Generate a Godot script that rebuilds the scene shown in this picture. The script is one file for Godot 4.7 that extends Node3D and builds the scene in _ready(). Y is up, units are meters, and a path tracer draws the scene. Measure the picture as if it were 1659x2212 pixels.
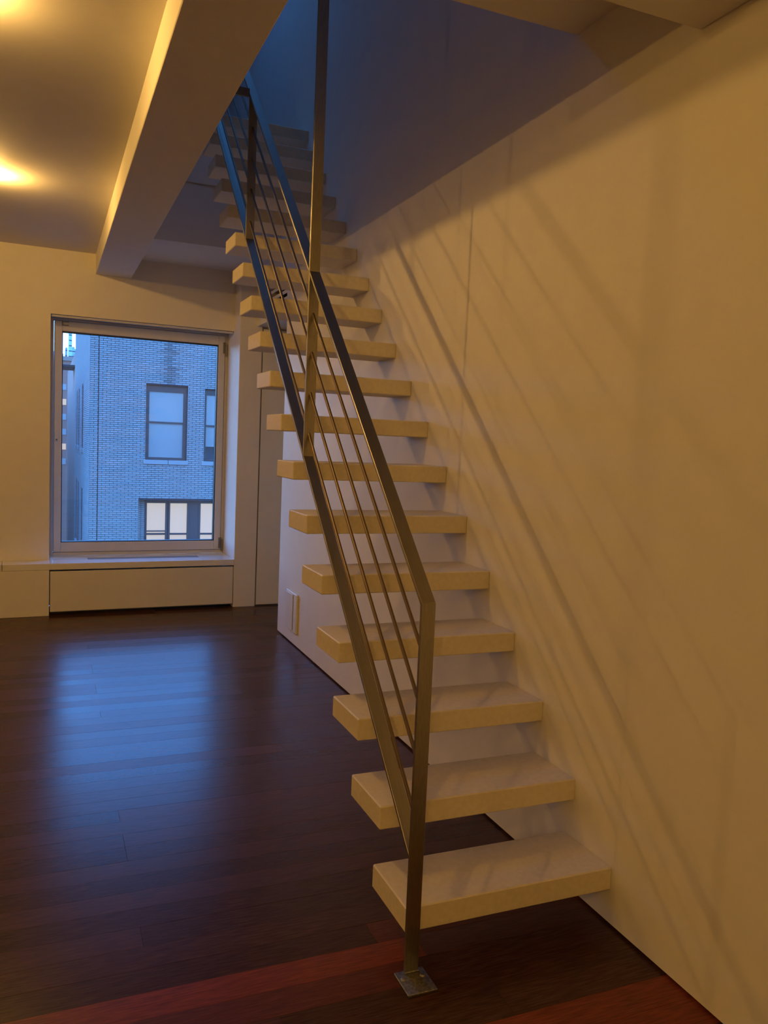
extends Node3D
# A floating stair along a white wall, a dusk-blue window beyond it, warm ceiling lamps.
# Right wall is the plane x = 0, the stair climbs towards -z, y is up, metres.

const RISE := 0.2032
const RUN := 0.2156
const TREAD_T := 0.0742
const TREAD_D := 0.2571
const TREAD_W := 0.72
const TREAD_Y1 := 0.1934
const TREAD_Z1 := 0.0079
const CEIL := 2.93
const UP_FLOOR := 3.67
const ROOF := 6.4
const BACK_TURN := 0.0425          # the window wall is not quite square to the stair wall

var M := {}
var used := {}
var back := Transform3D(Basis(Vector3.UP, BACK_TURN), Vector3(0, 0, -5.010))

func _ready():
	# ---------------------------------------------------------------- camera
	var cam := Camera3D.new()
	cam.name = "camera"
	cam.fov = 64.63
	cam.near = 0.05
	cam.far = 400.0
	cam.position = Vector3(-1.6707, 1.5154, 1.9922)
	cam.rotation = Vector3(-0.0872, -0.3962, 0.0429)
	add_child(cam)
	cam.current = true
	# ---------------------------------------------------------------- sky and exposure
	var sky_mat := ProceduralSkyMaterial.new()
	sky_mat.sky_top_color = Color(0.066, 0.265, 0.79).linear_to_srgb()
	sky_mat.sky_horizon_color = Color(0.40, 0.70, 1.0).linear_to_srgb()
	sky_mat.sky_curve = 0.085
	sky_mat.sky_energy_multiplier = 2.7
	sky_mat.ground_bottom_color = Color(0.10, 0.14, 0.24)
	sky_mat.ground_horizon_color = Color(0.30, 0.40, 0.60)
	sky_mat.ground_energy_multiplier = 0.6
	sky_mat.sun_angle_max = 0.0
	var sky := Sky.new()
	sky.sky_material = sky_mat
	var env := Environment.new()
	env.background_mode = Environment.BG_SKY
	env.sky = sky
	env.tonemap_mode = Environment.TONE_MAPPER_LINEAR
	env.tonemap_exposure = 1.0
	env.sdfgi_enabled = true
	env.ssao_enabled = true
	env.ssil_enabled = true
	var we := WorldEnvironment.new()
	we.name = "world_environment"
	we.environment = env
	add_child(we)
	# ---------------------------------------------------------------- the rest
	make_materials()
	room_shell()
	floor_boards()
	window_bay()
	upper_storey()
	stair()
	railing()
	fittings()
	street_side()
	lamps()

# ==================================================================== helpers
func numbered(called: String) -> String:
	if not used.has(called):
		used[called] = 0
		return called
	used[called] += 1
	return "%s_%03d" % [called, used[called]]

func begin() -> SurfaceTool:
	var st := SurfaceTool.new()
	st.begin(Mesh.PRIMITIVE_TRIANGLES)
	return st

func tri(st: SurfaceTool, a: Vector3, b: Vector3, c: Vector3, out: Vector3):
	if (b - a).cross(c - a).dot(out) > 0.0:
		var k := b
		b = c
		c = k
	st.set_normal(out)
	st.add_vertex(a)
	st.set_normal(out)
	st.add_vertex(b)
	st.set_normal(out)
	st.add_vertex(c)

func quad(st: SurfaceTool, a: Vector3, b: Vector3, c: Vector3, d: Vector3, out: Vector3):
	var n := (b - a).cross(c - a)
	if n.length() < 1e-12:
		n = (c - a).cross(d - a)
	n = n.normalized()
	if n.dot(out) < 0.0:
		n = -n
	tri(st, a, b, c, n)
	tri(st, a, c, d, n)

# a box from lo to hi with chamfered edges, moved by t
func cbox(st: SurfaceTool, lo: Vector3, hi: Vector3, bevel := 0.0, t := Transform3D.IDENTITY):
	var c := (lo + hi) * 0.5
	var h := (hi - lo) * 0.5
	var b: float = minf(bevel, minf(h.x, minf(h.y, h.z)) * 0.49)
	for ax in 3:
		var u := (ax + 1) % 3
		var v := (ax + 2) % 3
		for s in [-1.0, 1.0]:
			var p: Array[Vector3] = []
			for k in [[-1, -1], [1, -1], [1, 1], [-1, 1]]:
				var q := Vector3.ZERO
				q[ax] = s * h[ax]
				q[u] = k[0] * (h[u] - b)
				q[v] = k[1] * (h[v] - b)
				p.append(t * (c + q))
			var n := Vector3.ZERO
			n[ax] = s
			quad(st, p[0], p[1], p[2], p[3], t.basis * n)
		if b <= 0.0:
			continue
		for su in [-1.0, 1.0]:
			for sv in [-1.0, 1.0]:
				var e: Array[Vector3] = []
				for k in [[-1.0, 0], [1.0, 0], [1.0, 1], [-1.0, 1]]:
					var q := Vector3.ZERO
					q[ax] = k[0] * (h[ax] - b)
					q[u] = su * (h[u] - (b if k[1] == 1 else 0.0))
					q[v] = sv * (h[v] - (0.0 if k[1] == 1 else b))
					e.append(t * (c + q))
				var n := Vector3.ZERO
				n[u] = su
				n[v] = sv
				quad(st, e[0], e[1], e[2], e[3], t.basis * n)
	if b > 0.0:
		for sx in [-1.0, 1.0]:
			for sy in [-1.0, 1.0]:
				for sz in [-1.0, 1.0]:
					var s := Vector3(sx, sy, sz)
					var a := c + s * Vector3(h.x, h.y - b, h.z - b)
					var d := c + s * Vector3(h.x - b, h.y, h.z - b)
					var e := c + s * Vector3(h.x - b, h.y - b, h.z)
					tri(st, t * a, t * d, t * e, (t.basis * s).normalized())

# a flat bar of width w (along x) and thickness th between two points of one plane x = const
func flat_bar(st: SurfaceTool, a: Vector3, b: Vector3, w: float, th: float, bevel := 0.0012):
	var along := (b - a)
	var l := along.length()
	along = along / l
	var side := Vector3.RIGHT
	var up := side.cross(along).normalized()
	var t := Transform3D(Basis(side, up, along), a)
	if t.basis.determinant() < 0.0:
		t.basis = Basis(side, -up, along)
	cbox(st, Vector3(-w / 2, -th / 2, 0), Vector3(w / 2, th / 2, l), bevel, t)

func tube(st: SurfaceTool, a: Vector3, b: Vector3, r: float, n := 12, r2 := -1.0):
	if r2 < 0.0:
		r2 = r
	var d := (b - a).normalized()
	var x := d.cross(Vector3.UP if absf(d.y) < 0.9 else Vector3.RIGHT).normalized()
	var y := d.cross(x)
	for i in n:
		var p := TAU * i / n
		var q := TAU * (i + 1) / n
		var e := x * cos(p) + y * sin(p)
		var f := x * cos(q) + y * sin(q)
		quad(st, a + e * r, a + f * r, b + f * r2, b + e * r2, (e + f).normalized())
		tri(st, a, a + e * r, a + f * r, -d)
		tri(st, b, b + e * r2, b + f * r2, d)

# surfaces of revolution about y: profile of (radius, height)
func lathe(st: SurfaceTool, at: Vector3, prof: Array, n := 24):
	for i in n:
		var p := TAU * i / n
		var q := TAU * (i + 1) / n
		for k in prof.size() - 1:
			var a: Vector2 = prof[k]
			var b: Vector2 = prof[k + 1]
			var out2 := Vector2(b.y - a.y, -(b.x - a.x)).normalized()
			var m := (p + q) / 2
			var out := Vector3(cos(m) * out2.x, out2.y, sin(m) * out2.x)
			var v1 := at + Vector3(cos(p) * a.x, a.y, sin(p) * a.x)
			var v2 := at + Vector3(cos(q) * a.x, a.y, sin(q) * a.x)
			var v3 := at + Vector3(cos(q) * b.x, b.y, sin(q) * b.x)
			var v4 := at + Vector3(cos(p) * b.x, b.y, sin(p) * b.x)
			if a.x < 1e-6:
				tri(st, v1, v3, v4, out)
			elif b.x < 1e-6:
				tri(st, v1, v2, v3, out)
			else:
				quad(st, v1, v2, v3, v4, out)

func obj(called: String, st: SurfaceTool, m: Material, parent: Node = null) -> MeshInstance3D:
	var o := MeshInstance3D.new()
	o.mesh = st.commit()
	o.material_override = m
	o.cast_shadow = GeometryInstance3D.SHADOW_CASTING_SETTING_ON
	if parent == null:
		o.name = numbered(called)
		add_child(o, true)
	else:
		o.name = called
		parent.add_child(o, true)
	return o

func shared(called: String, mesh: Mesh, m: Material, parent: Node, t: Transform3D) -> MeshInstance3D:
	var o := MeshInstance3D.new()
	o.name = called
	o.mesh = mesh
	o.material_override = m
	o.transform = t
	parent.add_child(o, true)
	return o

func thing(called: String, label: String, category: String, t := Transform3D.IDENTITY, group := "") -> Node3D:
	var o := Node3D.new()
	o.name = numbered(called)
	o.transform = t
	add_child(o, true)
	return tag(o, label, category, group)

func tag(o: Node, label: String, category: String, group := "", kind := "") -> Node:
	o.set_meta("label", label)
	o.set_meta("category", category)
	if group != "":
		o.set_meta("group", group)
	if kind != "":
		o.set_meta("kind", kind)
	return o

func box_obj(called: String, lo: Vector3, hi: Vector3, bevel: float, m: Material, parent: Node = null, t := Transform3D.IDENTITY) -> MeshInstance3D:
	var st := begin()
	cbox(st, lo, hi, bevel, t)
	return obj(called, st, m, parent)

# ==================================================================== materials
func noise_tex(seed_: int, freq: float, lo: Color, hi: Color, size := 512, octaves := 4) -> NoiseTexture2D:
	var n := FastNoiseLite.new()
	n.seed = seed_
	n.noise_type = FastNoiseLite.TYPE_SIMPLEX_SMOOTH
	n.frequency = freq
	n.fractal_octaves = octaves
	var g := Gradient.new()
	g.set_color(0, lo)
	g.set_color(1, hi)
	var t := NoiseTexture2D.new()
	t.width = size
	t.height = size
	t.seamless = true
	t.noise = n
	t.color_ramp = g
	return t

func plain(c: Color, rough: float, metal := 0.0, spec := 0.5) -> StandardMaterial3D:
	var m := StandardMaterial3D.new()
	m.albedo_color = c.linear_to_srgb()
	m.roughness = rough
	m.metallic = metal
	m.metallic_specular = spec
	return m

func textured(c: Color, tex: Texture2D, scale: Vector3, rough: float, metal := 0.0) -> StandardMaterial3D:
	var m := plain(c, rough, metal)
	m.albedo_texture = tex
	m.uv1_triplanar = true
	m.uv1_world_triplanar = true
	m.uv1_scale = scale
	return m

func glow(c: Color, e: float) -> StandardMaterial3D:
	var m := plain(Color(0.8, 0.8, 0.8), 0.5)
	m.emission_enabled = true
	m.emission = c.linear_to_srgb()
	m.emission_energy_multiplier = e
	return m

func glass(a: float) -> StandardMaterial3D:
	var m := StandardMaterial3D.new()
	m.albedo_color = Color(0.9, 0.95, 0.96, a)
	m.transparency = BaseMaterial3D.TRANSPARENCY_ALPHA
	m.roughness = 0.0
	m.metallic_specular = 0.5
	return m

func make_materials():
	var mott := noise_tex(3, 0.012, Color(0.982, 0.982, 0.982), Color(1, 1, 1))
	M.wall = textured(Color(0.80, 0.765, 0.70), mott, Vector3(0.7, 0.7, 0.7), 0.55)
	M.ceil = textured(Color(0.80, 0.765, 0.70), mott, Vector3(0.6, 0.6, 0.6), 0.75)
	M.joinery = textured(Color(0.77, 0.74, 0.67), mott, Vector3(0.9, 0.9, 0.9), 0.42)
	M.lacquer = textured(Color(0.80, 0.79, 0.77), mott, Vector3(0.9, 0.9, 0.9), 0.16)
	var stone := noise_tex(11, 0.03, Color(0.95, 0.945, 0.93), Color(1, 1, 1), 512, 5)
	M.tread = textured(Color(0.74, 0.67, 0.52), stone, Vector3(2.3, 2.3, 2.3), 0.5)
	M.edge = plain(Color(0.10, 0.075, 0.05), 0.8)
	var brushed := noise_tex(21, 0.02, Color(0.86, 0.86, 0.86), Color(1, 1, 1), 512, 4)
	M.steel = textured(Color(0.44, 0.41, 0.35), brushed, Vector3(30, 1.5, 1.5), 0.36, 1.0)
	M.plate = textured(Color(0.46, 0.45, 0.42), noise_tex(22, 0.05, Color(0.65, 0.65, 0.65), Color(1, 1, 1), 256, 4), Vector3(6, 6, 6), 0.45, 1.0)
	M.rod = plain(Color(0.20, 0.155, 0.12), 0.45, 1.0)
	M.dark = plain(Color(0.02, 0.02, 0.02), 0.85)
	M.frame = textured(Color(0.62, 0.61, 0.60), mott, Vector3(1, 1, 1), 0.35)
	M.gasket = plain(Color(0.006, 0.008, 0.012), 0.5)
	M.hardware = plain(Color(0.20, 0.19, 0.18), 0.4, 0.7)
	M.grille_metal = plain(Color(0.30, 0.32, 0.34), 0.45, 0.2)
	M.pane = glass(0.05)
	# floor boards: six tones, each with its own offset of one grain
	var grain := noise_tex(31, 0.016, Color(0.66, 0.62, 0.60), Color(1, 1, 1), 1024, 5)
	var tones := [Color(0.106, 0.042, 0.025), Color(0.094, 0.038, 0.024), Color(0.122, 0.046, 0.027), Color(0.100, 0.041, 0.026), Color(0.080, 0.033, 0.021), Color(0.26, 0.058, 0.023), Color(0.15, 0.040, 0.019)]
	var roughs := [0.285, 0.265, 0.305, 0.275, 0.26, 0.29, 0.295]
	M.boards = []
	for k in tones.size():
		var m := textured(tones[k], grain, Vector3(0.55, 9, 9), roughs[k])
		m.clearcoat_enabled = true
		m.metallic_specular = 0.30
		m.clearcoat = 0.05
		m.clearcoat_roughness = roughs[k] - 0.04
		m.uv1_offset = Vector3(0.37 * k, 0.13 * k, 0.29 * k)
		M.boards.append(m)
	M.subfloor = plain(Color(0.02, 0.012, 0.009), 0.9)
	# outdoors
	M.mortar = plain(Color(0.022, 0.026, 0.036), 0.95)
	M.brick = plain(Color(1, 1, 1), 0.85)
	M.brick.vertex_color_use_as_albedo = true
	M.sash = plain(Color(0.022, 0.020, 0.024), 0.5)
	M.stone_sill = plain(Color(0.24, 0.235, 0.23), 0.8)
	M.blind = plain(Color(0.24, 0.24, 0.235), 0.12, 0.0, 0.3)
	M.out_pane = glass(0.02)
	M.out_pane.metallic_specular = 0.2
	M.lit_blind = glow(Color(0.66, 0.585, 0.50), 0.92)
	M.lit_blind.albedo_color = Color(0.3, 0.28, 0.25)
	M.asphalt = plain(Color(0.05, 0.055, 0.06), 0.9)

# ==================================================================== the room
func room_shell():
	# stair wall (plane x = 0), with the passage opening and the hole of the air grille in its header
	var st := begin()
	var th := 0.14
	cbox(st, Vector3(0, 0.010, -4.063), Vector3(th, ROOF, 5.5))
	cbox(st, Vector3(0, 2.735, -7.6), Vector3(th, ROOF, -4.063))
	cbox(st, Vector3(0, 2.457, -5.35), Vector3(th, 2.565, -4.063))
	cbox(st, Vector3(0, 2.565, -4.083), Vector3(th, 2.735, -4.063))
	cbox(st, Vector3(0, 2.565, -5.35), Vector3(th, 2.735, -4.83))
	# side wall and end wall of the passage
	cbox(st, Vector3(th, 0.010, -4.063), Vector3(1.5, 2.457, -3.95))
	cbox(st, Vector3(1.38, 0.010, -5.4), Vector3(1.5, 2.457, -4.063))
	tag(obj("wall_right", st, M.wall), "tall white wall that the stair treads come out of", "wall", "", "structure")
	# the shadow gap at its foot
	st = begin()
	cbox(st, Vector3(0.045, -0.02, -4.05), Vector3(th - 0.01, 0.012, 5.5))
	tag(obj("baseboard_right", st, M.wall), "thin recessed gap along the foot of the stair wall", "baseboard", "", "structure")
	# passage ceiling
	st = begin()
	cbox(st, Vector3(th, 2.457, -5.4), Vector3(1.5, 2.558, -3.95))
	tag(obj("ceiling", st, M.ceil), "low ceiling of the passage beyond the end of the stair wall", "ceiling", "", "structure")
	# main ceiling with the stair opening, as the underside of the upper storey
	st = begin()
	cbox(st, Vector3(-10, CEIL, -7.6), Vector3(-1.035, UP_FLOOR - 0.02, 5.5))
	cbox(st, Vector3(-1.035, CEIL, -0.465), Vector3(0, UP_FLOOR - 0.02, 5.5))
	cbox(st, Vector3(-1.035, CEIL, -7.6), Vector3(0, 3.366, -4.34))
	cbox(st, Vector3(-1.035, 3.376, -7.6), Vector3(0, UP_FLOOR - 0.02, -4.336))
	cbox(st, Vector3(-1.035, 3.360, -7.6), Vector3(0, 3.380, -4.352))
	tag(obj("ceiling", st, M.ceil), "white ceiling with the long opening for the stair", "ceiling", "", "structure")
	# the beam beside the opening, and the deeper one that crosses near the camera
	st = begin()
	cbox(st, Vector3(-1.315, 2.77, -5.25), Vector3(-1.035, CEIL + 0.02, 5.5), 0.003)
	tag(obj("trim_1", st, M.ceil), "long white ceiling beam running to the window wall beside the stair opening", "beam", "", "structure")
	st = begin()
	cbox(st, Vector3(-1.034, 2.69, 0.13), Vector3(0, CEIL + 0.02, 0.62), 0.003)
	tag(obj("trim_2", st, M.ceil), "deep white soffit crossing to the stair wall at upper right", "beam", "", "structure")
	# window wall, its lower step, the pilaster right of the window and the passage end
	st = begin()
	var w := -0.2
	var o := -0.6
	cbox(st, Vector3(-10.2, 0.0, o), Vector3(-1.645, CEIL + 0.05, w), 0.0, back)
	cbox(st, Vector3(-1.645, 2.42, o), Vector3(-0.15, CEIL + 0.05, w), 0.0, back)
	cbox(st, Vector3(-1.645, 0.0, o), Vector3(-0.15, 0.375, -0.43), 0.0, back)
	cbox(st, Vector3(-0.15, 0.0, o), Vector3(0.046, CEIL + 0.05, 0.0), 0.002, back)
	cbox(st, Vector3(0.046, 2.457, o), Vector3(1.6, CEIL + 0.05, 0.0), 0.0, back)
	cbox(st, Vector3(0.046, 0.0, o), Vector3(1.6, 2.46, -0.05), 0.0, back)
	cbox(st, Vector3(-10.2, 0.0, w), Vector3(-1.652, 0.374, 0.0), 0.002, back)
	tag(obj("wall_back", st, M.wall), "white window wall with a deep reveal and a pilaster right of the glass", "wall", "", "structure")
	# walls behind the camera
	st = begin()
	cbox(st, Vector3(-10.15, 0, -7.6), Vector3(-10, ROOF, 5.5))
	tag(obj("wall_left", st, M.wall), "white wall at the far left end of the room", "wall", "", "structure")
	st = begin()
	cbox(st, Vector3(-10.15, 0, 5.5), Vector3(0.14, ROOF, 5.65))
	tag(obj("wall_front", st, M.wall), "white wall behind the camera", "wall", "", "structure")

func floor_boards():
	var fl := box_obj("floor", Vector3(-10, -0.12, -5.4), Vector3(1.5, -0.0145, 5.6), 0.0, M.subfloor)
	tag(fl, "dark reddish brown hardwood floor of long narrow boards", "floor", "", "structure")
	var rng := RandomNumberGenerator.new()
	rng.seed = 77
	var wid := 0.1025
	var first := -0.145 - wid * 48
	var rest: Array[SurfaceTool] = []
	for k in 7:
		rest.append(begin())
	var meshes := {}
	# the reddest boards near the camera, as [left end, tone] from the wall outwards
	var fixed := {47: [[-0.735, 6], [-2.6, 4]], 48: [[-0.62, 2], [-3.0, 5]], 49: [[-0.70, 1], [-3.0, 6]], 50: [[-1.1, 4], [-3.0, 0]], 51: [[-0.5, 1], [-2.5, 4]], 52: [[-1.6, 5], [-3.2, 5]], 53: [[-1.0, 5], [-3.0, 6]]}
	for r in 104:
		var z0 := first + r * wid
		if z0 > 5.4:
			break
		var right := 1.38 if z0 + wid < -4.063 else 0.10
		var x := right
		while x > -10.0:
			var l: float = [1.5, 1.9, 2.3, 2.7, 3.1][rng.randi() % 5]
			if x == right:
				l = [0.7, 1.5, 2.2, 2.8][rng.randi() % 4]
			var x0: float = maxf(x - l, -10.0)
			var tone: int = [0, 1, 2, 3, 4, 0, 3, 2, 1, 4][rng.randi() % 10]
			if fixed.has(r):
				var row: Array = fixed[r]
				for k in row.size():
					if x > row[k][0] + 0.001:
						x0 = maxf(x0, row[k][0]) if k == row.size() - 1 else row[k][0]
						tone = row[k][1]
						break
			var g := 0.0002
			var drop := -rng.randf() * 0.0004
			if x > -2.4 and z0 < 0.75:
				var key := "%.3f" % (x - x0)
				if not meshes.has(key):
					var st := begin()
					cbox(st, Vector3(g, -0.014, g), Vector3(x - x0 - g, 0, wid - g), 0.0004)
					meshes[key] = st.commit()
				shared("plank", meshes[key], M.boards[tone], fl, Transform3D(Basis(), Vector3(x0, drop, z0)))
			else:
				cbox(rest[tone], Vector3(x0 + g, -0.014, z0 + g), Vector3(x - g, drop, z0 + wid - g), 0.0)
			x = x0
	for k in 7:
		if k < 5 or k == 6:
			var o := obj("planks_beyond", rest[k], M.boards[k], fl)
			o.set_meta("kind", "stuff")

# ==================================================================== window, sill, convector cover, door
func window_bay():
	var win := thing("window_1", "large tilt window with a wide pale frame looking onto a brick building", "window", back)
	win.set_meta("kind", "structure")
	var st := begin()
	var n0 := -0.50
	var n1 := -0.42
	var L := -1.645
	var R := -0.15
	var B := 0.425
	var T := 2.418
	# fixed frame
	cbox(st, Vector3(L, B, n0), Vector3(L + 0.036, T, n1), 0.002)
	cbox(st, Vector3(R - 0.024, B, n0), Vector3(R, T, n1), 0.002)
	cbox(st, Vector3(L + 0.036, B, n0), Vector3(R - 0.024, B + 0.03, n1), 0.002)
	cbox(st, Vector3(L + 0.036, T - 0.018, n0), Vector3(R - 0.024, T, n1), 0.002)
	obj("frame", st, M.frame, win)
	# opening sash
	st = begin()
	var gl := -1.546
	var gr := -0.236
	var gb := 0.541
	var gt := 2.313
	var s1 := n1 + 0.012
	cbox(st, Vector3(L + 0.040, B + 0.034, n0 + 0.01), Vector3(gl, T - 0.022, s1), 0.004)
	cbox(st, Vector3(gr, B + 0.034, n0 + 0.01), Vector3(R - 0.028, T - 0.022, s1), 0.004)
	cbox(st, Vector3(gl, B + 0.034, n0 + 0.01), Vector3(gr, gb, s1), 0.004)
	cbox(st, Vector3(gl, gt, n0 + 0.01), Vector3(gr, T - 0.022, s1), 0.004)
	obj("sash", st, M.frame, win)
	st = begin()
	var q := 0.007
	cbox(st, Vector3(gl, gb, n0 + 0.03), Vector3(gl + q, gt, s1 - 0.012))
	cbox(st, Vector3(gr - q, gb, n0 + 0.03), Vector3(gr, gt, s1 - 0.012))
	cbox(st, Vector3(gl + q, gb, n0 + 0.03), Vector3(gr - q, gb + q, s1 - 0.012))
	cbox(st, Vector3(gl + q, gt - q * 1.4, n0 + 0.03), Vector3(gr - q, gt, s1 - 0.012))
	tag_part(obj("gasket", st, M.gasket, win), "black rubber gasket round the glass")
	box_obj("pane", Vector3(gl + 0.002, gb + 0.002, n0 + 0.034), Vector3(gr - 0.002, gt - 0.002, n0 + 0.040), 0.0, M.pane, win)
	# handle with its rose on the left stile
	st = begin()
	cbox(st, Vector3(-1.600, 1.395, s1), Vector3(-1.570, 1.470, s1 + 0.010), 0.003)
	var hd := obj("handle", st, M.frame, win)
	st = begin()
	tube(st, Vector3(-1.585, 1.412, s1 + 0.010), Vector3(-1.585, 1.412, s1 + 0.026), 0.008, 12)
	obj("keyhole_cylinder", st, M.hardware, hd)
	# hinges at the two right corners, tilt fitting at top left
	for y in [2.270, 0.500]:
		st = begin()
		tube(st, Vector3(R - 0.020, y - 0.055, s1 + 0.008), Vector3(R - 0.020, y + 0.055, s1 + 0.008), 0.007, 10)
		cbox(st, Vector3(R - 0.046, y - 0.030, s1 - 0.004), Vector3(R - 0.030, y + 0.060, s1 + 0.005), 0.001)
		cbox(st, Vector3(R - 0.048, y + 0.060, s1 - 0.004), Vector3(R - 0.018, y + 0.068, s1 + 0.010), 0.001)
		obj("hinge", st, M.hardware, win)
	st = begin()
	cbox(st, Vector3(-1.548, 2.386, s1), Vector3(-1.494, 2.391, s1 + 0.012), 0.001)
	cbox(st, Vector3(-1.546, 2.358, s1 - 0.004), Vector3(-1.496, 2.364, s1 + 0.008), 0.001)
	cbox(st, Vector3(-1.546, 2.358, s1 - 0.004), Vector3(-1.541, 2.391, s1 + 0.008), 0.001)
	obj("tilt_fitting", st, M.hardware, win)
	st = begin()
	cbox(st, Vector3(L + 0.01, 2.400, -0.245), Vector3(R - 0.005, 2.416, -0.215), 0.003)
	obj("blind_rail", st, M.frame, win)
	# window sill board with a long slot for warm air
	var sill := thing("window_sill", "white sill board under the big window with a long grey air slot", "sill", back)
	st = begin()
	var y0 := 0.375
	var y1 := 0.425
	cbox(st, Vector3(-1.992, y0, -0.199), Vector3(L, y1, 0.002), 0.002)
	cbox(st, Vector3(L, y0, -0.178), Vector3(R - 0.001, y1, 0.002), 0.002)
	cbox(st, Vector3(L, y0, -0.419), Vector3(R - 0.001, y1, -0.300), 0.002)
	cbox(st, Vector3(L, y0, -0.300), Vector3(-1.345, y1, -0.178), 0.0)
	cbox(st, Vector3(-0.418, y0, -0.300), Vector3(R - 0.001, y1, -0.178), 0.0)
	obj("board", st, M.lacquer, sill)
	box_obj("slot_bed", Vector3(-1.345, y0, -0.300), Vector3(-0.418, y0 + 0.012, -0.178), 0.0, M.grille_metal, sill)
	for k in 8:
		var z := -0.295 + k * 0.0148
		box_obj("slat", Vector3(-1.344, y1 - 0.022, z), Vector3(-0.419, y1 - 0.003, z + 0.009), 0.001, M.grille_metal, sill)
	var far := thing("window_sill", "short stretch of white sill board left of the joint at the picture edge", "sill", back)
	st = begin()
	cbox(st, Vector3(-6.0, y0, -0.199), Vector3(-1.996, y1, 0.002), 0.002)
	obj("board", st, M.lacquer, far)
	# removable convector cover under the sill
	var cov := thing("convector_cover", "flat white cover panel below the window sill, raised off the floor", "panel", back)
	st = begin()
	cbox(st, Vector3(-1.645, 0.032, -0.022), Vector3(-0.156, 0.361, -0.003), 0.002)
	obj("panel", st, M.joinery, cov)
	st = begin()
	cbox(st, Vector3(-1.64, 0.0, -0.16), Vector3(-0.16, 0.30, -0.12), 0.0)
	obj("heater_body", st, M.grille_metal, cov)
	# flush door on the end wall of the passage
	var dr := thing("door_1", "tall flush white door standing closed at the end of the passage", "door", back)
	dr.set_meta("kind", "structure")
	st = begin()
	cbox(st, Vector3(0.058, 0.012, -0.045), Vector3(0.93, 2.440, -0.006), 0.002)
	obj("leaf", st, M.joinery, dr)
	st = begin()
	cbox(st, Vector3(0.047, 0.0, -0.049), Vector3(0.9, 2.456, -0.0455), 0.0)
	tag_part(obj("rebate", st, M.joinery, dr), "deep gap round the closed leaf")
	st = begin()
	tube(st, Vector3(0.86, 1.02, -0.006), Vector3(0.86, 1.02, 0.045), 0.010, 12)
	tube(st, Vector3(0.865, 1.02, 0.045), Vector3(0.75, 1.02, 0.045), 0.009, 12)
	obj("lever", st, M.steel, dr)

func tag_part(o: Node, label: String):
	o.set_meta("label", label)

# ==================================================================== the storey above, seen through the opening
func upper_storey():
	var st := begin()
	cbox(st, Vector3(-10, UP_FLOOR - 0.02, -7.6), Vector3(-1.04, UP_FLOOR, 5.5))
	cbox(st, Vector3(-1.04, UP_FLOOR - 0.02, -0.46), Vector3(0, UP_FLOOR, 5.5))
	cbox(st, Vector3(-1.04, UP_FLOOR - 0.02, -7.6), Vector3(0, UP_FLOOR, -4.34))
	tag(obj("floor", st, M.boards[1]), "dark wood floor of the storey above round the stair opening", "floor", "", "structure")
	# its window wall and its roof with a skylight over the stair
	st = begin()
	cbox(st, Vector3(-10.15, CEIL + 0.02, -7.75), Vector3(0.14, ROOF, -7.6))
	tag(obj("wall_back", st, M.wall), "upper part of the end wall above the stair", "wall", "", "structure")
	var x0 := -1.5
	var x1 := -0.40
	var z0 := -4.8
	var z1 := -3.4
	st = begin()
	cbox(st, Vector3(-10.15, ROOF, -7.75), Vector3(x0, ROOF + 0.3, 5.65))
	cbox(st, Vector3(x1, ROOF, -7.75), Vector3(0.14, ROOF + 0.3, 5.65))
	cbox(st, Vector3(x0, ROOF, -7.75), Vector3(x1, ROOF + 0.3, z0))
	cbox(st, Vector3(x0, ROOF, z1), Vector3(x1, ROOF + 0.3, 5.65))
	tag(obj("ceiling", st, M.ceil), "roof of the upper storey with a skylight over the stair", "ceiling", "", "structure")
	var sk := thing("window_2", "skylight in the roof above the stair", "skylight")
	sk.set_meta("kind", "structure")
	st = begin()
	cbox(st, Vector3(x0 - 0.05, ROOF + 0.3, z0 - 0.05), Vector3(x0 + 0.03, ROOF + 0.36, z1 + 0.05), 0.003)
	cbox(st, Vector3(x1 - 0.03, ROOF + 0.3, z0 - 0.05), Vector3(x1 + 0.05, ROOF + 0.36, z1 + 0.05), 0.003)
	cbox(st, Vector3(x0 + 0.03, ROOF + 0.3, z0 - 0.05), Vector3(x1 - 0.03, ROOF + 0.36, z0 + 0.03), 0.003)
	cbox(st, Vector3(x0 + 0.03, ROOF + 0.3, z1 - 0.03), Vector3(x1 - 0.03, ROOF + 0.36, z1 + 0.05), 0.003)
	obj("frame", st, M.frame, sk)
	box_obj("pane", Vector3(x0 + 0.03, ROOF + 0.325, z0 + 0.03), Vector3(x1 - 0.03, ROOF + 0.333, z1 - 0.03), 0.0, M.pane, sk)

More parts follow.
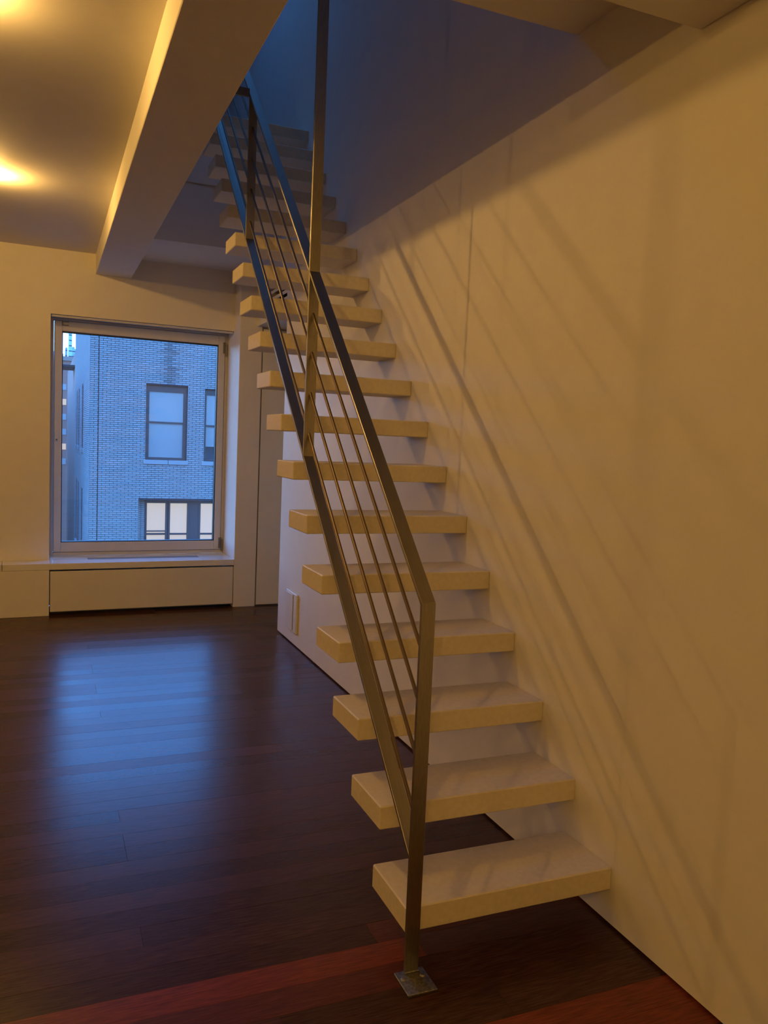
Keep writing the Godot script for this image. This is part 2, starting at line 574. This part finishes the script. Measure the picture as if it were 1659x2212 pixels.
# ==================================================================== stair
func stair():
	var words := ["lowest cream stair tread, just behind the foot plate of the rail post",
		"second cream tread from the floor, crossed by the foot of the lower rail",
		"third cream tread from the floor, the last whose left end hangs over bare floor",
		"fourth cream tread from the floor, half hidden by the head of the front post",
		"fifth cream tread from the floor, level with the low wall plate",
		"sixth cream tread from the floor, seen slightly from above",
		"seventh cream tread from the floor, right under the lower end of the middle post",
		"eighth cream tread from the floor, first whose top is no longer seen",
		"ninth cream tread from the floor, in front of the wall's end edge",
		"tenth cream tread from the floor, just below the top of the door",
		"eleventh cream tread from the floor, directly below the black air slots",
		"twelfth cream tread from the floor, directly above the black air slots",
		"thirteenth tread from the floor, beside the foot of the farthest rail post",
		"fourteenth tread from the floor, its end going into the shade of the opening",
		"fifteenth tread from the floor, in bluish shade beside the ceiling beam",
		"sixteenth tread from the floor, dim in the ceiling opening",
		"second highest tread, a dim strip under the blue upper wall",
		"highest tread of the stair, level with the floor above"]
	for k in 18:
		var st := begin()
		cbox(st, Vector3(-TREAD_W, -TREAD_T, -TREAD_D), Vector3(0, 0, 0), 0.0035)
		var o := obj("stair_tread", st, M.tread)
		o.position = Vector3(0, TREAD_Y1 + k * RISE, TREAD_Z1 - k * RUN)
		tag(o, words[k], "stair tread", "floating treads of the stair")

func railing():
	var rail := thing("stair_railing", "brushed steel stair railing of flat bars with four slanting rods", "railing", Transform3D(Basis(), Vector3(-0.701, 0, 0.017)))
	var w := 0.043
	var th := 0.011
	var g := RISE / RUN
	# positions below are relative to the foot of the front post, z measured from it
	var top0 := 1.078
	var bot0 := 0.357
	var zp := [0.0, -1.160, -2.320]
	var zend := -3.75
	# front post
	var st := begin()
	cbox(st, Vector3(-w / 2, 0.008, -th / 2), Vector3(w / 2, top0, th / 2), 0.0012)
	obj("post", st, M.steel, rail)
	# middle post runs up through the opening to the storey above
	st = begin()
	cbox(st, Vector3(-w / 2, bot0 - g * zp[1] - 0.018, zp[1] - th / 2), Vector3(w / 2, 4.75, zp[1] + th / 2), 0.0012)
	obj("post", st, M.steel, rail)
	st = begin()
	cbox(st, Vector3(-w / 2, bot0 - g * zp[2] - 0.018, zp[2] - th / 2), Vector3(w / 2, top0 - g * zp[2], zp[2] + th / 2), 0.0012)
	obj("post", st, M.steel, rail)
	# bracket from the far post to the edge of the opening
	st = begin()
	cbox(st, Vector3(-0.334, 3.245, zp[2] - 0.006), Vector3(-w / 2, 3.288, zp[2] + 0.006), 0.001)
	obj("wall_bracket", st, M.steel, rail)
	# rails; the tops of the bars lie on the lines found in the photograph
	var drop := th * 0.5 / cos(atan(g))
	for y in [top0 - drop + 0.004, bot0 - drop]:
		st = begin()
		flat_bar(st, Vector3(0, y + g * 0.000, 0.0) if y > 1.0 else Vector3(0, y, -0.004), Vector3(0, y - g * zend, zend), w, th)
		obj("handrail" if y > 1.0 else "bottom_rail", st, M.steel, rail)
	for k in 4:
		var y: float = [0.914, 0.762, 0.603, 0.440][k]
		st = begin()
		tube(st, Vector3(0, y, 0), Vector3(0, y - g * zend, zend), 0.0058, 10)
		obj("rod", st, M.rod, rail)
		for z in [zp[1], zp[2]]:
			st = begin()
			tube(st, Vector3(0.012, y - g * z - 0.045, z + th / 2), Vector3(0.012, y - g * z - 0.045, z + th / 2 + 0.002), 0.0045, 8)
			obj("rivet", st, M.rod, rail)
	# foot plate
	st = begin()
	cbox(st, Vector3(-0.049, 0.0, -0.008), Vector3(0.041, 0.008, 0.094), 0.0015)
	var pl := obj("foot_plate", st, M.plate, rail)
	st = begin()
	tube(st, Vector3(-0.022, 0.010, th / 2 + 0.001), Vector3(0.022, 0.010, th / 2 + 0.001), 0.0025, 6)
	obj("weld_bead", st, M.plate, pl)
	for p in [Vector3(0.024, 0.008, 0.028), Vector3(-0.034, 0.008, 0.028)]:
		st = begin()
		lathe(st, p, [Vector2(0, 0.0042), Vector2(0.005, 0.0036), Vector2(0.0085, 0.0), Vector2(0.0085, -0.002)], 14)
		obj("bolt", st, M.plate, pl)

# ==================================================================== small fittings on the walls
func fittings():
	# linear air grille in the header over the passage
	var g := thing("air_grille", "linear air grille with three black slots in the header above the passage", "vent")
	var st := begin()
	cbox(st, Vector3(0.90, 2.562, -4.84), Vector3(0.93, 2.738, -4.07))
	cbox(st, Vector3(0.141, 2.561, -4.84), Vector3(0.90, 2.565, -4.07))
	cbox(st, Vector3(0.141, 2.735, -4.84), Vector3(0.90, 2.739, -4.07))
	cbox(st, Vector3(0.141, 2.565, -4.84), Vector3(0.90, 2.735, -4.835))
	cbox(st, Vector3(0.141, 2.565, -4.075), Vector3(0.90, 2.735, -4.07))  # near-black inner faces make the slots read black
	tag_part(obj("duct_box", st, M.dark, g), "near-black box behind the slots")
	for y in [Vector2(2.566, 2.580), Vector2(2.607, 2.633), Vector2(2.664, 2.687), Vector2(2.722, 2.734)]:
		st = begin()
		cbox(st, Vector3(0.001, y.x, -4.829), Vector3(0.007, y.y, -4.084), 0.001)
		obj("slat", st, M.joinery, g)
	# covered return plate low on the stair wall
	var p := thing("wall_plate", "narrow white cover plate low on the wall below the fifth tread", "wall plate", Transform3D(Basis(), Vector3(0, 0.105, -3.52)))
	st = begin()
	cbox(st, Vector3(-0.018, 0.0, -0.262), Vector3(0, 0.285, 0.010), 0.004)
	obj("rim", st, M.joinery, p)
	st = begin()
	cbox(st, Vector3(-0.022, 0.014, -0.255), Vector3(-0.017, 0.272, -0.075), 0.0015)
	obj("cover", st, M.joinery, p)
	st = begin()
	cbox(st, Vector3(-0.0186, 0.014, -0.073), Vector3(-0.0176, 0.272, -0.066), 0.0)
	tag_part(obj("groove", st, M.edge, p), "dark groove beside the cover")

# ==================================================================== across the street
func window_unit(parent: Node, x0: float, x1: float, y0: float, y1: float, z: float, jamb: float, head: float, foot: float, meet: float, blind_to: float, m: Material) -> MeshInstance3D:
	var st := begin()
	cbox(st, Vector3(x0, y0, z - 0.12), Vector3(x0 + jamb, y1, z))
	cbox(st, Vector3(x1 - jamb, y0, z - 0.12), Vector3(x1, y1, z))
	cbox(st, Vector3(x0 + jamb, y1 - head, z - 0.12), Vector3(x1 - jamb, y1, z))
	cbox(st, Vector3(x0 + jamb, y0, z - 0.12), Vector3(x1 - jamb, y0 + foot, z))
	cbox(st, Vector3(x0 + jamb, meet - 0.026, z - 0.10), Vector3(x1 - jamb, meet + 0.026, z - 0.015))
	var f := obj("window", st, M.sash, parent)
	if m == M.blind:
		# the blind hangs against the glass: one glossy sheet for both
		box_obj("pane", Vector3(x0 + jamb, maxf(y0 + foot, blind_to), z - 0.055), Vector3(x1 - jamb, meet - 0.026, z - 0.050), 0.0, m, f)
		box_obj("pane", Vector3(x0 + jamb, meet + 0.026, z - 0.035), Vector3(x1 - jamb, y1 - head, z - 0.030), 0.0, m, f)
		if blind_to > y0 + foot + 0.05:
			box_obj("pane", Vector3(x0 + jamb, y0 + foot, z - 0.055), Vector3(x1 - jamb, blind_to, z - 0.050), 0.0, M.out_pane, f)
		return f
	box_obj("pane", Vector3(x0 + jamb, y0 + foot, z - 0.055), Vector3(x1 - jamb, meet - 0.026, z - 0.050), 0.0, M.out_pane, f)
	box_obj("pane", Vector3(x0 + jamb, meet + 0.026, z - 0.035), Vector3(x1 - jamb, y1 - head, z - 0.030), 0.0, M.out_pane, f)
	box_obj("roller_blind", Vector3(x0 + jamb + 0.002, blind_to, z - 0.09), Vector3(x1 - jamb - 0.002, y1 - head, z - 0.08), 0.0, m, f)
	return f

func street_side():
	var xc := -0.581
	var zf := -22.0
	var b := thing("apartment_building", "pale brick corner building seen through the window, with lit blinds below", "building")
	var holes := [[0.905, 2.07, 0.70, 2.832], [2.555, 3.72, 0.70, 2.80], [4.6, 5.76, 0.70, 2.80],
		[0.74, 4.9, -3.1, -0.457], [0.905, 2.07, -6.0, -3.9], [5.6, 7.4, -3.1, -0.457]]
	var side_holes := [[-27.3, -26.5, 0.85, 2.95], [-30.6, -29.9, 0.85, 2.95], [-32.6, -31.9, 0.85, 2.95], [-27.3, -26.5, -2.9, -0.5], [-30.6, -29.9, -2.9, -0.5], [-32.6, -31.9, -2.9, -0.5]]
	# the core behind the bricks: cells between the holes
	var st := begin()
	var xs := [xc, 0.74, 0.905, 2.07, 2.555, 3.72, 4.6, 4.9, 5.6, 5.76, 7.4, 9.0]
	var ys := [-12.0, -6.0, -3.9, -3.1, -0.457, 0.70, 2.80, 2.832, 5.6]
	for i in xs.size() - 1:
		for j in ys.size() - 1:
			var c := Vector2((xs[i] + xs[i + 1]) / 2, (ys[j] + ys[j + 1]) / 2)
			var open := false
			for h in holes:
				if c.x > h[0] and c.x < h[1] and c.y > h[2] and c.y < h[3]:
					open = true
			if not open:
				cbox(st, Vector3(xs[i], ys[j], zf - 0.42), Vector3(xs[i + 1], ys[j + 1], zf))
	cbox(st, Vector3(xc + 0.12, -12, -34.9), Vector3(9.0, 5.6, zf - 0.42))
	var zs := [-34.9, -32.6, -31.9, -30.6, -29.9, -27.3, -26.5, zf - 0.42]
	var yz := [-12.0, -2.9, -0.5, 0.85, 2.95, 5.6]
	for i in zs.size() - 1:
		for j in yz.size() - 1:
			var open := false
			for h in side_holes:
				var cz: float = (zs[i] + zs[i + 1]) / 2
				var cy: float = (yz[j] + yz[j + 1]) / 2
				if cz > h[0] and cz < h[1] and cy > h[2] and cy < h[3]:
					open = true
			if not open:
				cbox(st, Vector3(xc, yz[j], zs[i]), Vector3(xc + 0.12, yz[j + 1], zs[i + 1]))
	var wall := obj("brick_wall", st, M.mortar, b)
	# bricks: running bond, joints left open as dark lines
	var rng := RandomNumberGenerator.new()
	rng.seed = 5
	var cy := 0.0574
	var lx := 0.206
	var gap := 0.0125
	var shape := begin()
	cbox(shape, Vector3(-0.5, -0.5, -0.5), Vector3(0.5, 0.5, 0.5), 0.0)
	var unit := shape.commit()
	var list := []
	var eye := Vector3(-1.67, 1.515, 1.99)
	for r in range(-110, 97):
		var y0: float = r * cy
		var y1 := y0 + cy - gap
		var starts := [xc, -0.355]
		for part in 2:
			var x: float = starts[part]
			var stop: float = -0.367 if part == 0 else 8.9
			var l: float = lx if posmod(r, 2) == 0 else lx / 2
			while x < stop - 0.02:
				var e: float = minf(x + l, stop)
				l = lx
				var cuts := [[x, e - gap]]
				for h in holes:
					if y1 > h[2] and y0 < h[3]:
						var more := []
						for c in cuts:
							if c[1] <= h[0] or c[0] >= h[1]:
								more.append(c)
							else:
								if h[0] - c[0] > 0.02:
									more.append([c[0], h[0]])
								if c[1] - h[1] > 0.02:
									more.append([h[1], c[1]])
						cuts = more
				for c in cuts:
					var k := 0.90 + rng.randf() * 0.18
					var col := Color(0.235 * k, 0.235 * k, 0.225 * k)
					# rain streak of dirt down to the head of the window
					var mid: float = (c[0] + c[1]) / 2
					var d: float = absf(mid - 1.56 - 0.02 * sin(r * 0.7))
					if y0 > 2.85 and d < 0.13:
						var s: float = 0.45 + 0.25 * rng.randf()
						col = Color(col.r * s, col.g * s, col.b * s)
					elif y0 > 2.85 and (d < 0.34 and rng.randf() < 0.35):
						col = col * 0.8
					list.append([Vector3(mid, (y0 + y1) / 2, zf + 0.004), Vector3(c[1] - c[0], y1 - y0, 0.028), col])
				x = e
	# bricks of the recessed return beside the lit windows
	for r in range(-54, -8):
		for k in 2:
			list.append([Vector3(0.79 + k * 0.108, r * cy + 0.024, zf - 0.28), Vector3(0.098, cy - gap, 0.028), Color(0.235, 0.235, 0.225)])
	var order := []
	for i in list.size():
		var p: Vector3 = list[i][0]
		var seen: bool = p.x < 2.9 and p.y > -1.6 and p.y < 4.1
		order.append([eye.distance_to(p) + (0.0 if seen else 1000.0), i])
	order.sort_custom(func(a, c): return a[0] < c[0])
	# the 300 nearest are pieces of their own in five tones, the rest one MultiMesh
	var tones := []
	for k in 5:
		var v := 0.90 + 0.18 * (k + 0.5) / 5
		tones.append(plain(Color(0.235 * v, 0.235 * v, 0.225 * v), 0.85))
	for k in 300:
		var it = list[order[k][1]]
		var idx := clampi(int((it[2].r / 0.235 - 0.90) / 0.18 * 5), 0, 4)
		shared("brick", unit, tones[idx], wall, Transform3D(Basis.from_scale(it[1]), it[0]))
	# side face in the alley
	for r in range(-110, 97):
		var y0: float = r * cy
		var z := zf
		var l: float = lx if posmod(r, 2) == 1 else lx / 2
		while z > -34.8:
			var e := z - l
			l = lx
			var ok := true
			for h in side_holes:
				if y0 + cy > h[2] and y0 < h[3] and z > h[0] and e < h[1]:
					ok = false
			if ok:
				var k := 0.86 + rng.randf() * 0.22
				order.append([2000.0, list.size()])
				list.append([Vector3(xc - 0.004, y0 + (cy - gap) / 2, (z + e + gap) / 2), Vector3(0.028, cy - gap, z - e - gap), Color(0.235 * k, 0.235 * k, 0.225 * k)])
			z = e
	var mm := MultiMesh.new()
	mm.transform_format = MultiMesh.TRANSFORM_3D
	mm.use_colors = true
	mm.mesh = unit
	mm.instance_count = list.size() - 300
	for k in range(300, list.size()):
		var it = list[order[k][1]]
		mm.set_instance_transform(k - 300, Transform3D(Basis.from_scale(it[1]), it[0]))
		mm.set_instance_color(k - 300, it[2])
	var mi := MultiMeshInstance3D.new()
	mi.name = "bricks_beyond"
	mi.multimesh = mm
	mi.material_override = M.brick
	wall.add_child(mi, true)
	mi.set_meta("kind", "stuff")
	# upper windows with drawn pale blinds
	window_unit(b, 0.905, 2.07, 0.70, 2.832, zf - 0.10, 0.105, 0.185, 0.075, 1.775, 0.775, M.blind)
	window_unit(b, 2.555, 3.72, 0.70, 2.80, zf - 0.10, 0.075, 0.165, 0.06, 1.74, 1.13, M.blind)
	window_unit(b, 4.6, 5.76, 0.70, 2.80, zf - 0.10, 0.075, 0.165, 0.06, 1.74, 0.76, M.blind)
	# wide lower opening: three lit sashes and dark panels
	st = begin()
	cbox(st, Vector3(0.74, -3.1, zf - 0.41), Vector3(4.9, -0.457, zf - 0.36))
	cbox(st, Vector3(0.74, -3.1, zf - 0.36), Vector3(0.94, -0.457, zf - 0.29))
	cbox(st, Vector3(2.22, -3.1, zf - 0.36), Vector3(2.50, -0.457, zf - 0.26), 0.005)
	cbox(st, Vector3(3.70, -3.1, zf - 0.36), Vector3(4.9, -0.457, zf - 0.26), 0.005)
	cbox(st, Vector3(0.94, -0.52, zf - 0.36), Vector3(4.9, -0.457, zf - 0.24), 0.005)
	obj("window_surround", st, M.sash, b)
	for s in [[0.955, 1.595], [1.615, 2.22], [2.50, 3.10], [3.12, 3.70]]:
		var f := window_unit(b, s[0], s[1], -3.1, -0.52, zf - 0.25, 0.055, 0.045, 0.08, -1.475, -3.0, M.lit_blind)
		if s[0] < 1.0:
			box_obj("sash_bar", Vector3(s[0] + 0.055, -1.405, zf - 0.33), Vector3(s[1] - 0.055, -1.372, zf - 0.262), 0.0, M.sash, f)
	window_unit(b, 5.6, 7.4, -3.1, -0.457, zf - 0.10, 0.08, 0.16, 0.08, -1.6, -2.9, M.blind)
	window_unit(b, 0.905, 2.07, -6.0, -3.9, zf - 0.10, 0.09, 0.16, 0.08, -5.0, -5.9, M.blind)
	for s in [[0.86, 2.11, 0.70], [2.50, 3.77, 0.70], [4.55, 5.81, 0.70]]:
		var half: float = (s[0] + s[1]) / 2 + 0.06
		st = begin()
		cbox(st, Vector3(s[0], s[2] - 0.125, zf - 0.10), Vector3(half - 0.008, s[2], zf + 0.05), 0.006)
		cbox(st, Vector3(half + 0.008, s[2] - 0.125, zf - 0.10), Vector3(s[1], s[2], zf + 0.05), 0.006)
		obj("stone_sill", st, M.stone_sill, b)
	# alley windows: deep dark openings with their sills
	for h in side_holes:
		st = begin()
		cbox(st, Vector3(xc + 0.08, h[2], h[0]), Vector3(xc + 0.115, h[3], h[1]))
		obj("side_window", st, M.sash, b)
		st = begin()
		cbox(st, Vector3(xc - 0.07, h[2] - 0.13, h[0] - 0.05), Vector3(xc + 0.08, h[2], h[1] + 0.05), 0.005)
		obj("stone_sill", st, M.stone_sill, b)
	# coping
	st = begin()
	cbox(st, Vector3(xc - 0.06, 5.6, -35), Vector3(9.05, 5.75, zf + 0.06), 0.01)
	obj("coping", st, M.stone_sill, b)
	# lower wing behind it with a fire-escape landing at its roof edge
	var lw := thing("rear_building", "lower dark brick building behind the corner building along the alley", "building")
	st = begin()
	cbox(st, Vector3(xc, -12, -50.5), Vector3(4.0, 4.78, -35.02))
	obj("wall", st, plain(Color(0.30, 0.20, 0.16), 0.9), lw)
	st = begin()
	cbox(st, Vector3(xc - 0.55, 4.15, -38.6), Vector3(xc, 4.24, -36.2))
	for k in 7:
		cbox(st, Vector3(xc - 0.55, 4.24, -38.6 + k * 0.39), Vector3(xc - 0.51, 5.05, -38.56 + k * 0.39))
	cbox(st, Vector3(xc - 0.56, 5.02, -38.6), Vector3(xc - 0.50, 5.08, -36.2))
	obj("fire_escape", st, M.sash, lw)
	# far towers against the bright sky
	var tw := [[0.33, 0.66, 11.45, -90.0, "slim blue glass tower, tallest on the skyline beside the corner building", Color(0.30, 0.50, 0.72)],
		[0.04, 0.26, 10.0, -92.0, "narrow grey blue tower left of the tallest one on the skyline", Color(0.25, 0.38, 0.60)],
		[-1.6, -0.12, 9.5, -94.0, "blue block at the left edge of the skyline in the window", Color(0.22, 0.30, 0.62)],
		[0.74, 1.2, 10.3, -96.0, "grey tower close against the corner building's edge", Color(0.25, 0.38, 0.55)]]
	for q in tw:
		var t := thing("tower", q[4], "tower", Transform3D.IDENTITY, "towers on the skyline")
		st = begin()
		cbox(st, Vector3(q[0], -12, q[3] - 3.0), Vector3(q[1], q[2], q[3]))
		obj("shaft", st, plain(q[5], 0.4), t)
		st = begin()
		for k in 12:
			var yy: float = q[2] - 0.35 - k * 0.55
			cbox(st, Vector3(q[0] + 0.02, yy, q[3]), Vector3(q[1] - 0.02, yy + 0.10, q[3] + 0.02))
		var wb := obj("window_band", st, M.sash, t)
		wb.set_meta("kind", "stuff")
		st = begin()
		cbox(st, Vector3(q[0] + 0.1, q[2], q[3] - 2.0), Vector3(q[1] - 0.1, q[2] + 0.25, q[3] - 0.6))
		obj("roof_plant", st, plain(q[5] * 0.8, 0.6), t)
	var nb := thing("alley_shade_block", "added brick-coloured block out of view across the alley, shading the side face", "building")  # added out of view to keep sky light off the alley face
	st = begin()
	cbox(st, Vector3(-9.0, -12, -52.0), Vector3(-4.6, 3.6, -25.0))
	obj("wall", st, plain(Color(0.30, 0.20, 0.16), 0.9), nb)
	var row := thing("street_building", "dark reddish building across the street end with two lit windows", "building")
	st = begin()
	cbox(st, Vector3(-9.0, -12, -64), Vector3(2.0, 6.2, -60))
	obj("wall", st, plain(Color(0.24, 0.12, 0.09), 0.9), row)
	st = begin()
	cbox(st, Vector3(-9.1, 6.2, -64), Vector3(2.1, 6.5, -59.9))
	obj("cornice", st, plain(Color(0.22, 0.17, 0.14), 0.8), row)
	for k in 6:
		var y := 4.4 - k * 1.05
		st = begin()
		cbox(st, Vector3(-0.70, y - 0.25, -60.0), Vector3(-0.45, y + 0.17, -59.96))
		obj("window", st, M.lit_blind if k == 1 or k == 4 else M.stone_sill, row)
	# street with a parked van
	var ground := box_obj("ground", Vector3(-60, -12.3, -140), Vector3(60, -12.0, -6.2), 0.0, M.asphalt)
	tag(ground, "dark asphalt street far below the window", "street", "", "structure")
	var van := thing("van", "pale blue delivery van parked at the end of the alley", "van", Transform3D(Basis(), Vector3(-2.2, -12.0, -46.0)))
	st = begin()
	cbox(st, Vector3(-1.0, 0.45, -5.2), Vector3(1.0, 2.7, 0.2), 0.12)
	obj("body", st, plain(Color(0.45, 0.55, 0.70), 0.4), van)
	st = begin()
	cbox(st, Vector3(-0.85, 1.5, 0.18), Vector3(0.85, 2.3, 0.22), 0.03)
	obj("windscreen", st, M.sash, van)
	for x in [-0.85, 0.85]:
		for z in [-4.2, -0.8]:
			st = begin()
			tube(st, Vector3(x - 0.12, 0.38, z), Vector3(x + 0.12, 0.38, z), 0.38, 18)
			obj("wheel", st, M.gasket, van)

# ==================================================================== lamps
func lamp(at: Vector3, energy: float, label: String, group: String):
	var t := thing("ceiling_lamp", label, "lamp", Transform3D(Basis(), at), group)
	var st := begin()
	lathe(st, Vector3.ZERO, [Vector2(0.0, 0.0), Vector2(0.030, 0.0), Vector2(0.034, -0.004), Vector2(0.012, -0.006), Vector2(0.0, -0.006)], 24)
	obj("base", st, M.steel, t)
	st = begin()
	var prof := []
	for k in 11:
		var a := PI * k / 10
		prof.append(Vector2(sin(a) * 0.030, -0.034 - cos(a) * 0.030))
	lathe(st, Vector3.ZERO, prof, 16)
	obj("bulb", st, glow(Color(1.0, 0.62, 0.24), 6.0), t)
	var l := OmniLight3D.new()
	l.name = "lamp_light"
	l.position = Vector3(0, -0.034, 0)
	l.light_color = Color(1.0, 0.545, 0.13).linear_to_srgb()
	l.light_energy = energy
	l.light_size = 0.018
	l.omni_range = 30.0
	l.omni_attenuation = 2.0
	l.shadow_enabled = true
	t.add_child(l)

func lamps():
	var g := "small bare ceiling lamps in a row"
	for q in [[-3.25, "small bare ceiling lamp nearest the window wall, its glow at the left picture edge"], [-1.10, "small bare ceiling lamp next nearer the camera, its glow at the top left corner"], [3.20, "small bare ceiling lamp behind the camera"]]:
		lamp(Vector3(-1.965, CEIL, q[0]), 0.60, q[1], g)
	for q in [[-3.4, "bare ceiling lamp well behind the camera, left of two"], [-1.2, "bare ceiling lamp well behind the camera, right of two"]]:
		lamp(Vector3(q[0], CEIL, 4.9), 1.9, q[1], "ceiling lamps behind the camera")
	for q in [[-3.25, "bare lamp on the far left ceiling, nearest the window wall"], [0.0, "bare lamp on the far left ceiling, middle of three"], [3.2, "bare lamp on the far left ceiling, farthest from the window wall"]]:
		lamp(Vector3(-6.2, CEIL, q[0]), 1.35, q[1], "far ceiling lamps")
	# added unseen lamp: dim warm fill for the wall above the opening
	lamp(Vector3(-5.0, ROOF, 1.0), 0.5, "added warm fill lamp under the roof of the storey above", "")
